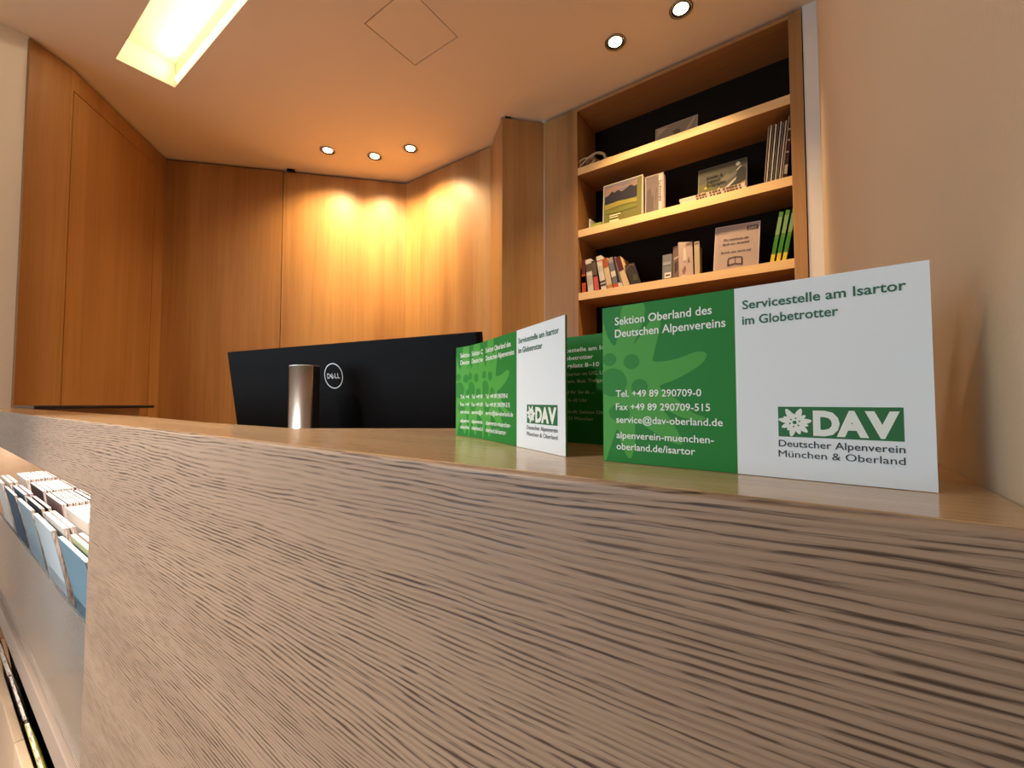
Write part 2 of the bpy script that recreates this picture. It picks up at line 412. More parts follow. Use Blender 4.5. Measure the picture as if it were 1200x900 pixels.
# shelf 1
slab_book('picture_card', 'grey-brown picture card leaning at the back of the top shelf', -.585, 1.965, S1, .185, .115, .004, cm(.22, .17, .12), tilt=8, cat='picture', page=False,
    edge=cm(.34, .27, .2), art=[('picture_shade', cm(.12, .085, .06), [[(.45, .3), (.62, .42), (.60, .62), (.50, .72), (.44, .55)], [(.35, .64), (.52, .58), (.5, .66)]]),
                               ('picture_light', cm(.36, .28, .2), [[(.62, .04), (.96, .9), (.92, .95), (.72, .5), (.55, .04)], [(.04, .6), (.3, .9), (.06, .95)]])])
def tube(mb, pts, r, seg=8, mi=0, flat=1.0):
    P = [Vector(p) for p in pts]; n = len(P); vs = []
    for i, p in enumerate(P):
        tg = (P[min(i+1, n-1)]-P[max(i-1, 0)]).normalized()
        up = Vector((0, 0, 1)) if abs(tg.z) < .9 else Vector((1, 0, 0))
        a = tg.cross(up).normalized(); b = a.cross(tg)
        rr = r[i] if isinstance(r, (list, tuple)) else r
        for k in range(seg):
            th = 2*PI*k/seg; vs.append(p+a*math.cos(th)*rr*flat+b*math.sin(th)*rr)
    fs = [(i*seg+k, i*seg+(k+1) % seg, (i+1)*seg+(k+1) % seg, (i+1)*seg+k) for i in range(n-1) for k in range(seg)]
    fs += [tuple(reversed(range(seg))), tuple((n-1)*seg+k for k in range(seg))]
    mb.add(vs, fs, mi, True)
kn = empty('twisted_strap', (-.882, 1.918, S1), 0, 'bundle of pale twisted strap with brown inside, at the left end of the top shelf', 'strap')
kn.scale = (1.1, .7, 1.35)
mS = cm(.50, .35, .20, .8); mS2 = cm(.20, .10, .05, .8)
def loop(cx, rx, rz, ph, rr, name, m, y=0, w_=2.6, n=18, a0=0, a1=360):
    q = MB(); tube(q, [(cx+rx*math.cos(math.radians(a)), y+.012*math.sin(math.radians(a*2+ph)), rz+.002+rr*.2+rz*math.sin(math.radians(a))) for a in [a0+(a1-a0)*i/n for i in range(n+1)]], rr, 8, flat=w_)
    q.build(name, m, kn)
loop(-.022, .036, .018, 0, .0035, 'strap_loop', mS, -.006)
loop(.028, .034, .022, 60, .0035, 'strap_loop', mS, .008)
loop(.004, .020, .013, 10, .006, 'strap_core', mS2, .004)
q = MB(); tube(q, [(-.062, -.02, .004), (-.04, -.012, .02), (-.01, .0, .042), (.02, .006, .050), (.052, .012, .040), (.066, .016, .012)], .004, 8, flat=2.8); q.build('strap_band', mS, kn)
q = MB(); tube(q, [(.06, -.02, .005), (.085, -.018, .006), (.10, -.022, .004)], .004, 8, flat=2.5); q.build('strap_end', mS, kn)

# shelf 2
slab_book('white_booklet', 'thin white booklet standing in the left corner of the second shelf', -.906, 1.93, S2, .008, .062, .05, cm(.6, .55, .5), page=False, cat='booklet', lean=2)
slab_book('green_booklet', 'small yellow-green booklet lying beside the mountain book', -.884, 1.905, S2, .055, .022, .06, cm(.30, .36, .06), cat='booklet', page=False)
sky = cm(.27, .16, .13)
slab_book('mountain_book', 'large book facing out with a mountain range and meadow on its cover', -.826, 1.915, S2, .195, .208, .022, cm(.14, .13, .03), tilt=5, edge=cm(.62, .56, .46),
    art=[('cover_sky', sky, [rect(.05, .62, .86, .97)]),
         ('cover_cloud', cm(.16, .14, .17), [[(.05, .97), (.05, .90), (.3, .93), (.55, .86), (.86, .93), (.86, .97)], [(.2, .80), (.5, .77), (.8, .84), (.5, .82)]]),
         ('cover_mountain', cm(.02, .018, .028), [[(.05, .52), (.05, .70), (.14, .73), (.22, .80), (.30, .76), (.38, .80), (.48, .74), (.58, .78), (.70, .84), (.80, .78), (.86, .80), (.86, .52)]]),
         ('cover_meadow', cm(.27, .22, .04), [[(.05, .38), (.05, .50), (.4, .53), (.86, .50), (.86, .40), (.5, .42)]]),
         ('cover_field', cm(.16, .16, .03), [[(.05, .28), (.05, .36), (.35, .33), (.7, .38), (.86, .34), (.86, .28), (.4, .26)], rect(.05, .04, .13, .26)]),
         ('cover_lettering', cm(.7, .66, .4), [rect(.18, .20, .46, .225), rect(.18, .15, .40, .175), rect(.18, .06, .42, .10)])])
b2 = slab_book('grey_book', 'grey photo book with dark vertical lettering, right of the mountain book', -.622, 1.925, S2, .083, .190, .030, cm(.15, .11, .10), tilt=3, edge=cm(.42, .34, .28),
    art=[('cover_shade', cm(.10, .075, .07), [[(.1, .1), (.1, .62), (.3, .7), (.38, .45), (.48, .5), (.45, .1)], [(.12, .72), (.5, .88), (.3, .8)], [(.55, .2), (.66, .62), (.6, .66)]]),
         ('cover_strip', cm(.50, .38, .34), [rect(.74, .03, .94, .97)])])
q = MB(); text_into(q, 'ABWÄRTS', 0, 0, .012, .10, off=.02); q.v = [(.074-v[2], -.0016, .055+v[0]) for v in q.v]; q.build('cover_lettering', M_ink, b2)
mg = cm(.045, .04, .045)
lb = slab_book('landscape_book', 'landscape-format book with pale boat shape on its cover, leaning on the second shelf', -.402, 1.955, S2, .190, .175, .012, cm(.075, .07, .05), tilt=10, edge=cm(.14, .13, .11),
    art=[('cover_ridge', cm(.13, .12, .10), [[(.45, .55), (.60, .70), (.68, .66), (.76, .72), (.84, .62), (.6, .5)]]),
         ('cover_leaves', cm(.10, .09, .02), [[(.02, .1), (.02, .55), (.2, .6), (.4, .35), (.5, .1)]]),
         ('cover_dark', cm(.03, .028, .026), [[(.5, .1), (.6, .4), (.75, .45), (.80, .65), (.88, .78), (.98, .72), (.98, .32), (.7, .25), (.62, .1)], [(.02, .02), (.02, .2), (.3, .14), (.45, .02)]]),
         ('cover_blossom', cm(.40, .33, .09), [[(.05, .26), (.16, .24), (.18, .33), (.08, .36)], [(.26, .22), (.34, .2), (.36, .28), (.28, .3)], [(.12, .44), (.18, .42), (.19, .5)], [(.4, .32), (.47, .3), (.45, .38)]]),
         ('cover_boat', cm(.38, .35, .30), [[(.36, .22), (.48, .25), (.80, .55), (.78, .47), (.60, .28)], [(.78, .72), (.90, .84), (.88, .78), (.80, .70)]]),
         ('cover_bow', cm(.30, .15, .04), [[(.50, .10), (.58, .22), (.98, .40), (.98, .16), (.7, .06)]]),
         ('cover_badge', cm(.48, .46, .36), [[(.825+.045*math.cos(a*PI/6), .88+.055*math.sin(a*PI/6)) for a in range(12)]])])
q = MB()
text_into(q, 'Kinder &', .035, .118, .0125, .100, off=.03, y=-.0034); text_into(q, 'Jugend', .035, .099, .0125, .088, off=.03, y=-.0034); text_into(q, 'Programm', .035, .080, .0125, .112, off=.03, y=-.0034)
q.build('cover_lettering', cm(.008, .007, .006), lb)
LBL = ['upper of two flat booklets before the landscape book', 'lower of two flat booklets before the landscape book']
for k in range(2):
    r = empty('flat_booklet', (-.4615+.003*k, 1.892, S2+.0125*(1-k)+.0002), 0, LBL[k]+', brown print on edge', 'booklet', 'flat booklets on the second shelf')
    MB().box((0, 0, 0), (.25, .065, .0118)).build('cover', cm(.55, .44, .32), r)
    q = MB()
    for x0 in (.066, .078, .088, .098, .118, .130, .141, .152, .170, .182, .193, .203, .214, .226): q.box((x0+random.uniform(-.002, .002), -.0006, .002), (x0+.0085, 0, .0105))
    q.build('edge_print', cm(.12, .05, .03), r)
mags = [(.20, .14, .09), (.55, .46, .34), (.10, .08, .07), (.58, .5, .38), (.08, .07, .07), (.46, .40, .32), (.12, .10, .09), (.50, .42, .36), (.30, .20, .15)]
for k, c in enumerate(mags):
    r = empty('magazine', (-.1480+.0072*k, 1.897, S2), 0, 'thin upright magazine in the leaning row at the right end of the second shelf' if k else 'brown-backed thin magazine, leftmost of the leaning row on the second shelf', 'magazine', None if k == 0 else 'magazines leaning on the second shelf')
    r.rotation_euler = (0, math.radians(5.0+.25*k), 0)
    h = .222+.003*(k % 3)+(.012 if k == 8 else 0)
    MB().box((0, 0, 0), (.0040, .15, h)).build('cover', cm(*c), r)
r = empty('dark_magazine', (-.0835, 1.900, S2), 0, 'dark magazine with pale marks, last of the leaning row on the second shelf', 'magazine')
r.rotation_euler = (0, math.radians(5.5), 0)
MB().box((0, 0, 0), (.011, .15, .228)).build('cover', cm(.045, .02, .012), r)
for a, b_ in ((.020, .055), (.1, .106), (.145, .151), (.186, .192)): MB().box((0, -.0006, a), (.0105, 0, b_)).build('spine_print', cm(.42, .32, .22), r)

# shelf 3
red = cm(.50, .07, .02); dred = cm(.11, .02, .02); wh = cm(.62, .55, .46); dk = cm(.035, .022, .018); cr = cm(.60, .44, .26); gb_ = cm(.15, .15, .18); pk = cm(.55, .09, .07); ink = cm(.06, .05, .05)
spine_book('red paperback with dark red top, against the left side of the third shelf', -.9275, .019, .165, 1.0, [(0, 1, dred), (.02, .56, red), (.30, .5, cm(.26, .04, .02))])
spine_book('pale book with dark brown band near its white top, second from the left', -.8960, .029, .162, 5, [(0, 1, wh), (.62, .86, cm(.10, .07, .04)), (.2, .5, cm(.48, .41, .34))])
spine_book('dark slim book with bright red lower spine', -.8600, .022, .150, 7, [(0, 1, dk), (.02, .46, pk), (.52, .94, cm(.12, .08, .06))])
spine_book('tall cream book with red line under its top', -.8270, .026, .168, 9, [(0, 1, wh), (.84, .87, red), (.1, .16, ink), (.2, .26, ink), (.55, .7, cm(.5, .46, .34))])
spine_book('cream book with orange-red top', -.7960, .025, .150, 10, [(0, 1, cr), (.70, 1.0, cm(.38, .09, .03)), (.02, .12, cm(.5, .2, .06))])
spine_book('grey-blue book with small white emblem and red foot', -.7640, .022, .149, 11, [(0, 1, gb_), (.0, .12, red), (.36, .54, wh), (.82, 1, cm(.32, .26, .22))])
spine_book('slim dark book between the grey-blue book and the dark red one', -.7390, .010, .150, 12, [(0, 1, dk), (.0, .14, wh)])
spine_book('slim grey-brown book just left of the dark red and cream one', -.7275, .008, .150, 13, [(0, 1, cm(.22, .17, .13)), (.0, .12, wh)])
spine_book('book with dark red upper spine and cream lower half, rightmost of the upright row', -.7160, .024, .146, 16, [(0, 1, cr), (.52, 1.0, dred)])
slab_book('dark_paperback', 'dark paperback with faint green and orange cover slumped against the row', -.6840, 1.91, S3+.002, .044, .100, .012, cm(.035, .028, .03), lean=-17, rz=24, art=[('cover_patch', cm(.06, .07, .02), [[(.3, .2), (.8, .15), (.85, .4), (.5, .5)]]), ('cover_line', cm(.2, .11, .06), [[(.1, .8), (.5, .95), (.9, .84), (.9, .88), (.5, .99), (.1, .84)]])])
slab_book('grey_booklet', 'small grey booklet with white label, left of the two tall photo booklets', -.549, 1.925, S3, .040, .125, .012, cm(.14, .14, .15), tilt=6, cat='booklet', art=[('label', wh, [rect(.25, .12, .95, .32)]), ('label_print', ink, [rect(.35, .19, .85, .25)]), ('cover_light', cm(.24, .24, .26), [rect(.1, .6, .9, .72)])])
slab_book('brown_photo_booklet', 'brown mottled photo booklet with a white line across', -.506, 1.930, S3, .055, .155, .010, cm(.15, .09, .07), tilt=4, rz=-12, cat='booklet', art=[('cover_light', cm(.42, .33, .28), [[(.1, .60), (.95, .70), (.95, .74), (.1, .65)], [(.6, .05), (.9, .1), (.8, .3)], rect(.1, .02, .5, .06)]), ('cover_shade', cm(.06, .035, .03), [[(.2, .2), (.45, .3), (.4, .55), (.15, .5)], [(.55, .35), (.9, .4), (.75, .56)]])])
slab_book('pale_photo_booklet', 'pale pinkish photo booklet with rock picture, in front of the brown one', -.470, 1.905, S3, .058, .160, .008, cm(.48, .36, .31), tilt=3, rz=28, cat='booklet', art=[('cover_shade', cm(.24, .15, .12), [[(.3, .05), (.5, .25), (.42, .35), (.2, .2)], [(.6, .4), (.8, .45), (.7, .6)], [(.5, .88), (.9, .92), (.85, .98), (.55, .96)]]), ('cover_light', cm(.62, .54, .48), [[(.3, .45), (.55, .5), (.5, .8), (.35, .85)], [(.05, .02), (.6, .02), (.3, .09)]])])
slab_book('beige_book', 'beige block-like book right of the pale photo booklet', -.4100, 1.915, S3, .020, .148, .10, cm(.45, .35, .22), rz=6, art=[('cover_print', cm(.2, .13, .1), [rect(.1, .92, .9, .97)])])
# sign with lettering
sg = slab_book('shelf_sign', 'pinkish-grey sign sheet with dark lettering and an open book symbol on the third shelf', -.3390, 1.920, S3, .164, .196, .002, cm(.36, .27, .23), tilt=4, lean=3.0, page=False, cat='sign',
    edge=cm(.52, .42, .38), art=[('sign_shade', cm(.38, .28, .24), [[(.14, .72), (.3, .86), (.62, .90), (.5, .80), (.3, .72)], rect(.04, .1, .10, .7), rect(.88, .55, .94, .72)]), ('logo_block', cm(.05, .04, .035), [rect(.72, .84, .96, .93)])])
q = MB()
text_into(q, 'DAV', .124, .167, .0125, .153, off=.02, y=-.0019)
q.build('logo_lettering', cm(.40, .31, .27), sg)
q = MB()
text_into(q, 'Du möchtest ein', .035, .131, .0085, .125, off=.025, y=-.0019); text_into(q, 'Buch zur Ansicht?', .032, .113, .0085, .128, off=.025, y=-.0019)
text_into(q, 'Sprich uns gerne an!', .026, .079, .0085, .135, off=.02, y=-.0019)
q.build('sign_lettering', cm(.06, .035, .03), sg); q = MB()
def stroke(mb, pts, w_, y):
    for a, b_ in zip(pts[:-1], pts[1:]):
        a = Vector(a); b_ = Vector(b_); d = (b_-a).normalized(); n = Vector((-d.y, d.x))*w_/2; a = a-d*w_*.4; b_ = b_+d*w_*.4
        mb.flat([a-n, b_-n, b_+n, a+n], y)
stroke(q, [(.056, .028), (.056, .056), (.080, .060), (.104, .056), (.104, .028), (.080, .032), (.056, .028)], .0035, -.0019); stroke(q, [(.080, .032), (.080, .060)], .0022, -.0019)
stroke(q, [(.053, .050), (.053, .024), (.080, .027), (.107, .024), (.107, .050)], .0022, -.0019)
q.build('book_symbol', cm(.06, .035, .03), sg)
gl = ['green and yellow guidebook, left of the three leaning at the right of the third shelf', 'green and yellow guidebook, middle of the three on the third shelf', 'green and yellow guidebook, right of the three on the third shelf']
for k in range(3):
    r = spine_book(gl[k], -.1340+.0195*k, .0125, .195+.002*k, -(10.5+.4*k), [(0, 1, cm(.09, .24, .03)), (.0, .17+.0*k, cm(.70, .50, .02)), (.22, .48, cm(.05, .22, .02)), (.55, .90, cm(.20, .33, .12))], depth=.12, y=1.90, group='green guidebooks on the third shelf')

# ---------------------------------------------------------------- counter
YF = .1065
ct = empty('counter', (-.8, .2, 0), 0, 'long oak-veneered service counter with open leaflet niche in its front', 'counter')
def cpart(mb, name, m, bev=0, seg=2, parent=None):
    o = mb.build(name, m, parent or ct, bevel=bev, seg=seg)
    if parent is None: o.location = (.8, -.2, 0)
    return o
NX1 = -.5985; NX0 = -1.74; CXL = -2.10; ZN = 1.0265
# front panel (one L-shaped sheet round the niche) and the top with a chamfered back edge
q = MB()
pts = [(CXL, ZN), (NX1, ZN), (NX1, 0), (.0335, 0), (.0335, 1.1000), (CXL, 1.1000)]
M4 = Matrix(((1, 0, 0, 0), (0, 0, -1, YF+.004), (0, 1, 0, 0), (0, 0, 0, 1)))
q.prism(pts, 0, .004, 0, M4); cpart(q, 'front_panel', M_face, .0019, 4)
q = MB().box((CXL, YF+.0041, ZN), (NX1, YF+.022, 1.0977)).box((NX1, YF+.0041, 0), (.0335, YF+.022, 1.0977)); cpart(q, 'front_core', M_rack)
q = MB(); q.prism([(CXL, YF+.0222), (.0335, YF+.0222), (.0335, .345), (-.115, .345), (-.238, .2465), (-.338, .1755), (-.50, .1720), (-.75, .1865), (-1.40, .1865), (-1.71, .1865), (CXL, .1865)], 1.0755, 1.0977); cpart(q, 'counter_deck', M_rack)
q = MB(); q.prism([(CXL, YF+.00402), (.0335, YF+.00402), (.0335, .345), (-.115, .345), (-.238, .2465), (-.338, .1755), (-.50, .1720), (-.75, .1865), (CXL, .1865)], 1.0978, 1.1000); cpart(q, 'countertop', M_top, .0001, 1)
# niche lining
NB = .285
q = MB().box((NX0-.02, YF, 0), (NX0, NB, ZN)); cpart(q, 'niche_side', M_rack)
q = MB().box((NX1, YF+.0225, 0), (NX1+.018, NB, ZN)); cpart(q, 'niche_side', M_rack)
q = MB().box((NX0-.02, NB, 0), (NX1+.018, NB+.015, 1.07)); cpart(q, 'niche_back', M_rack)
q = MB().box((NX0, YF+.0225, ZN), (NX1, NB, ZN+.012)); cpart(q, 'niche_top', M_rack)
q = MB().box((NX1+.02, YF+.0225, 0), (.0335, .34, 1.075)).box((CXL, YF, 0), (NX0-.02, .44, ZN)); cpart(q, 'carcass', M_rack)
# leaflet rack in the niche
rk = empty('leaflet_rack', (-1.17, .2, 0), 0, 'stepped leaflet rack of wood and frosted acrylic in the counter niche', 'rack')
def rpart(mb, name, m, bev=0):
    o = mb.build(name, m, rk, bevel=bev, seg=1); o.location = (1.17, -.2, 0); return o
TIER = [(.745, .113), (.505, .109), (.265, .100)]
for k, (z, y) in enumerate(TIER):
    rpart(MB().box((NX0+.001, y-(.006 if k else .0006), z-.022), (NX1-.001, .275, z)), 'tray', M_rack, .001)
    if k == 0:
        rpart(MB().box((NX0+.001, y-.0035, z+.001), (NX1-.001, y-.0005, .892)), 'acrylic_front', M_acr, .0006)
        rpart(MB().box((NX0+.001, y-.009, z-.029), (NX1-.001, y-.001, z+.0008)), 'front_ledge', cm(.36, .27, .21), .001)
    else:
        q = None
        xj = NX0+.001
        while xj < NX1-.001:
            x2 = min(xj+.285, NX1-.001)
            rpart(MB().box((xj+.0006, y-.016, z-.02), (x2-.0006, y-.0065, z+.160)), 'front_board', M_rack, .001); xj = x2
# leaflets: curved sheets-bundles, cover facing the shop
def leaflet_mesh(w_, h, th, lean, curl, cov):
    q = MB(); n = 6; V = []
    for i in range(n+1):
        t_ = i/n; z = h*t_*math.cos(math.radians(lean)); y = -h*math.sin(math.radians(lean))*t_-curl*t_*t_
        V.append((y, z))
    for (a, b_, mi) in ((0, .0008, 0), (.0008, th-.0005, 1), (th-.0005, th, 0)):
        vs = []
        for (y, z) in V:
            for x in (0, w_):
                for yy in (a, b_): vs.append((x if mi == 0 else (x if x == 0 else x-.0008), y+yy, z))
        fs = []
        for i in range(n):
            o = i*4; p = o+4
            fs += [(o, o+2, p+2, p), (o+1, p+1, p+3, o+3), (o, p, p+1, o+1), (o+2, o+3, p+3, p+2)]
        fs += [(0, 1, 3, 2), (n*4, n*4+2, n*4+3, n*4+1)]
        q.add(vs, fs, mi)
    return q
covs = [cm(.12, .22, .30), cm(.30, .40, .46), cm(.06, .05, .05), cm(.50, .52, .30), cm(.62, .58, .54), cm(.25, .30, .22), cm(.42, .50, .56), cm(.05, .09, .14)]
protos = {}
def leaflet(kind, cov):
    k = (kind, cov.name)
    if k not in protos:
        pr_ = dict(up=(.150, .206, .0060, 4, .010), front=(.150, .204, .0050, 5, .016), low=(.150, .205, .0040, 6, .020), back=(.15, .225, .005, 2, 0))[kind]
        o = leaflet_mesh(*pr_, cov).build('leaflet', [cov, M_page]); protos[k] = o.data; bpy.data.objects.remove(o)
    return protos[k]
stack_x = [-.790, -.985, -1.165, -1.345, -1.545]
near = ['nearest', 'second nearest', 'third', 'fourth', 'farthest']
fc = [covs[0], covs[6], covs[1], covs[7], covs[4]]
for si, x0 in enumerate(stack_x):
    nL = 16
    for k in range(nL):
        cv = fc[si] if k == 0 else ([covs[3], covs[4], covs[2], covs[1], covs[4]][si] if k == 1 else random.choice([covs[2], covs[4], covs[4], covs[4], cm(.45, .30, .30)]))
        o = link('leaflet', leaflet('front' if k < 3 else 'up', cv))
        yb = .150+.0072*k-(.004 if k == 0 else 0)
        o.location = (x0+random.uniform(-.0015, .0015), yb, .7455); o.rotation_euler = (0, 0, math.radians(random.uniform(-.3, .3)))
        if k == 0: tag(o, 'front leaflet of the %s stack in the upper acrylic tray, its cover showing' % near[si], 'leaflet')
        else: tag(o, 'leaflet packed behind the front one of the %s stack in the upper tray' % near[si], 'leaflet', 'leaflets in the %s stack of the upper tray' % near[si])
# leaflets standing at the back of the upper tray
for k, (x, c, nm) in enumerate([(-1.50, cm(.08, .25, .02), 'green'), (-1.34, cm(.62, .46, .16), 'yellow'), (-1.43, cm(.42, .48, .56), 'pale blue')]):
    o = link('leaflet', leaflet('back', c)); o.location = (x, .2735+.004*(k == 2), .7455+.01*(k == 2)); tag(o, nm+' leaflet standing against the niche back behind the stacks', 'leaflet')
for si, x0 in enumerate([-.83, -.99, -1.15, -1.31, -1.47]):
    for k in range(9):
        cv = [cm(.45, .42, .05), cm(.03, .03, .03), covs[4], cm(.30, .33, .08), covs[2], covs[1]][(k*2+si) % 6]
        o = link('leaflet', leaflet('low', cv)); o.location = (x0+random.uniform(-.004, .004), .137+.0115*k, .5055)
        o.rotation_euler = (0, 0, math.radians(random.uniform(-2.5, 2.5)))
        tag(o, 'leaflet in the %s row of the lower wooden tray, dark gaps between' % near[si], 'leaflet', 'leaflets in the %s row of the lower tray' % near[si])
# return counter at the left end with a thin dark top
rt = empty('side_counter', (-1.95, .3, 0), 0, 'side return of the counter with thin black top, at the far left', 'counter')
q = MB().box((-2.10, .188, 1.1002), (-1.712, .445, 1.1085)).build('top', M_blackr, rt, bevel=.002, seg=2); q.location = (1.95, -.3, 0)
q = MB().box((-2.09, .189, 0), (-1.80, .43, 1.1000)).build('body', M_rack, rt); q.location = (1.95, -.3, 0)

# ---------------------------------------------------------------- desk and monitor behind the counter
dk_ = empty('desk', (-.8, .62, 0), 0, 'low desk hidden behind the counter, carrying the monitor', 'desk')
for a, b_, nm in [((-1.32, .31, .715), (-.30, 1.05, .74), 'desktop'), ((-1.30, .33, 0), (-1.27, 1.03, .715), 'leg'), ((-.35, .37, 0), (-.32, 1.03, .715), 'leg')]:
    o = MB().box(a, b_).build(nm, M_woodx, dk_, bevel=.001); o.location = (.8, -.62, 0)
mo = empty('monitor', (-.640, .405, .74), math.radians(9.8), 'black monitor seen from behind with round emblem, on a silver stand', 'monitor')
Wm, Hm = .540, .325
ztop = 1.2145-.74
T = Matrix.Translation((.005, -.016, ztop)) @ Matrix.Rotation(math.radians(9), 4, 'X')     # top edge centre; top leans to the counter
q = MB(); q.box((-Wm/2, 0, -Hm), (Wm/2, .012, 0), 0, T); q.build('screen_frame', M_black, mo, bevel=.0015)
q = MB(); q.box((-Wm/2, -.006, -Hm), (Wm/2, -.0002, -.0005), 0, T); q.build('back_cover', M_black, mo, bevel=.0015)
q = MB(); q.box((-Wm/2+.006, .0121, -Hm+.012), (Wm/2-.006, .013, -.006), 0, T); q.build('display', mat('display_glass', (.01, .01, .012), .15), mo)
q = MB(); q.prism([(-.045, -.023), (.045, -.023), (.045, -.006), (-.045, -.006)], -.24, -.16, 0, T); q.build('mount', M_black, mo, bevel=.003)
# emblem: ring and letters
q = MB(); N = 48; rc = (.0, -.052); vs = []; fs = []
for k in range(N):
    a = 2*PI*k/N
    for r_ in (.0190, .0206): vs.append(T @ Vector((rc[0]+r_*math.cos(a), -.0066, rc[1]+r_*math.sin(a))))
for k in range(N): fs.append((2*k, 2*((k+1) % N), 2*((k+1) % N)+1, 2*k+1))
q.add(vs, fs)
q2 = MB(); text_into(q2, 'D', -.0140, -.0560, .0082, -.0072, off=.01, y=-.0066)
q2v = list(q2.v); q.add([T @ Vector(v) for v in q2v], q2.f)
q2 = MB(); text_into(q2, 'E', -.0035, -.0036, .0072, .0030, off=.01)
ca, sa = math.cos(math.radians(38)), math.sin(math.radians(38))
q.add([T @ Vector((-.0025+v[0]*ca-v[2]*sa, -.0067, -.0520+v[0]*sa+v[2]*ca)) for v in q2.v], q2.f)
q2 = MB(); text_into(q2, 'L', .0030, -.0560, .0082, .0078, off=.01, y=-.0066); text_into(q2, 'L', .0090, -.0560, .0082, .0138, off=.01, y=-.0066)
q.add([T @ Vector(v) for v in q2.v], q2.f)
q.build('emblem', M_silver, mo)
# stand
SX, SY = .0045, -.070
prof = [(SX+.0215*math.cos(a), SY+.017*math.sin(a)) for a in [PI+PI*k/20 for k in range(21)]]+[(SX+.0215, SY+.012), (SX-.0215, SY+.012)]
q = MB(); q.prism(prof, .012, 1.1730-.74)
for i in range(len(q.f)): q.sm[i] = len(q.f[i]) == 4 and i < 22
o = q.build('stand_column', M_steel, mo)
q = MB(); q.prism([(x*1.0, y) for x, y in prof], .4332, .4345); q.build('column_cap', M_silver, mo)
q = MB(); q.box((SX-.02, SY+.012, .23), (SX+.02, -.012, .26)); q.build('hinge', M_black, mo)
q = MB(); q.box((-.11, -.115, 0), (.11, .075, .011)); q.build('base_plate', M_steel, mo, bevel=.004)

# ---------------------------------------------------------------- folded business cards
mm = .001
W0, H0 = .0855, .055
def clip(P, x0, x1, z0, z1):
    for ax, lim, sg_ in ((0, x0, 1), (0, x1, -1), (1, z0, 1), (1, z1, -1)):
        out = []
        for i in range(len(P)):
            a, b_ = P[i-1], P[i]; ia = sg_*(a[ax]-lim) >= 0; ib = sg_*(b_[ax]-lim) >= 0
            if ia != ib:
                t_ = (lim-a[ax])/(b_[ax]-a[ax]); out.append((a[0]+t_*(b_[0]-a[0]), a[1]+t_*(b_[1]-a[1])))
            if ib: out.append(b_)
        P = out
        if len(P) < 3: return []
    return P
TH = .00032
def panel_box(mb, gx, y0=0.0, y1=TH):
    """card sheet, front (-y) face split into green field 0..gx and white field"""
    xs_ = [0, gx, W0] if 0 < gx < W0 else [0, W0]
    gm = [1, 0] if 0 < gx < W0 else [1]
    for i in range(len(xs_)-1):
        a, b_ = xs_[i], xs_[i+1]; n = len(mb.v)
        mb.add([(a, y0, 0), (b_, y0, 0), (b_, y0, H0), (a, y0, H0), (a, y1, 0), (b_, y1, 0), (b_, y1, H0), (a, y1, H0)],
               [(0, 1, 2, 3)], gm[i])
        mb.add([(a, y0, 0), (b_, y0, 0), (b_, y0, H0), (a, y0, H0), (a, y1, 0), (b_, y1, 0), (b_, y1, H0), (a, y1, H0)],
               [(5, 4, 7, 6), (0, 4, 5, 1), (3, 2, 6, 7)]+([(0, 3, 7, 4)] if i == 0 else [])+([(1, 5, 6, 2)] if i == len(xs_)-2 else []), 0)
def petal(cx, cz, ang, L, wd, root=.22, waist=.75):
    """long pointed leaf from centre outwards"""
    pr_ = [(0, root*wd), (.18, .42*wd), (.42, waist*wd*.66), (.66, .5*wd), (.86, .34*wd), (.96, .17*wd), (1.0, 0)]
    pts_ = [(t_*L, h_) for t_, h_ in pr_]+[(t_*L, -h_) for t_, h_ in reversed(pr_[:-1])]
    c_, s_ = math.cos(math.radians(ang)), math.sin(math.radians(ang))
    return [(cx+x*c_-z*s_, cz+x*s_+z*c_) for x, z in pts_]
def disc(cx, cz, rx, rz=None, n=20):
    rz = rz or rx
    return [(cx+rx*math.cos(2*PI*k/n), cz+rz*math.sin(2*PI*k/n)) for k in range(n)]
def curve_poly(pts_, sub=5):
    """Catmull-Rom closed outline"""
    out = []; n = len(pts_)
    for i in range(n):
        p0, p1, p2, p3 = [Vector(pts_[(i+k) % n]) for k in (-1, 0, 1, 2)]
        for s in range(sub):
            t_ = s/sub
            out.append(tuple(.5*((2*p1)+(p2-p0)*t_+(2*p0-5*p1+4*p2-p3)*t_*t_+(3*p1-p0-3*p2+p3)*t_**3)))
    return out
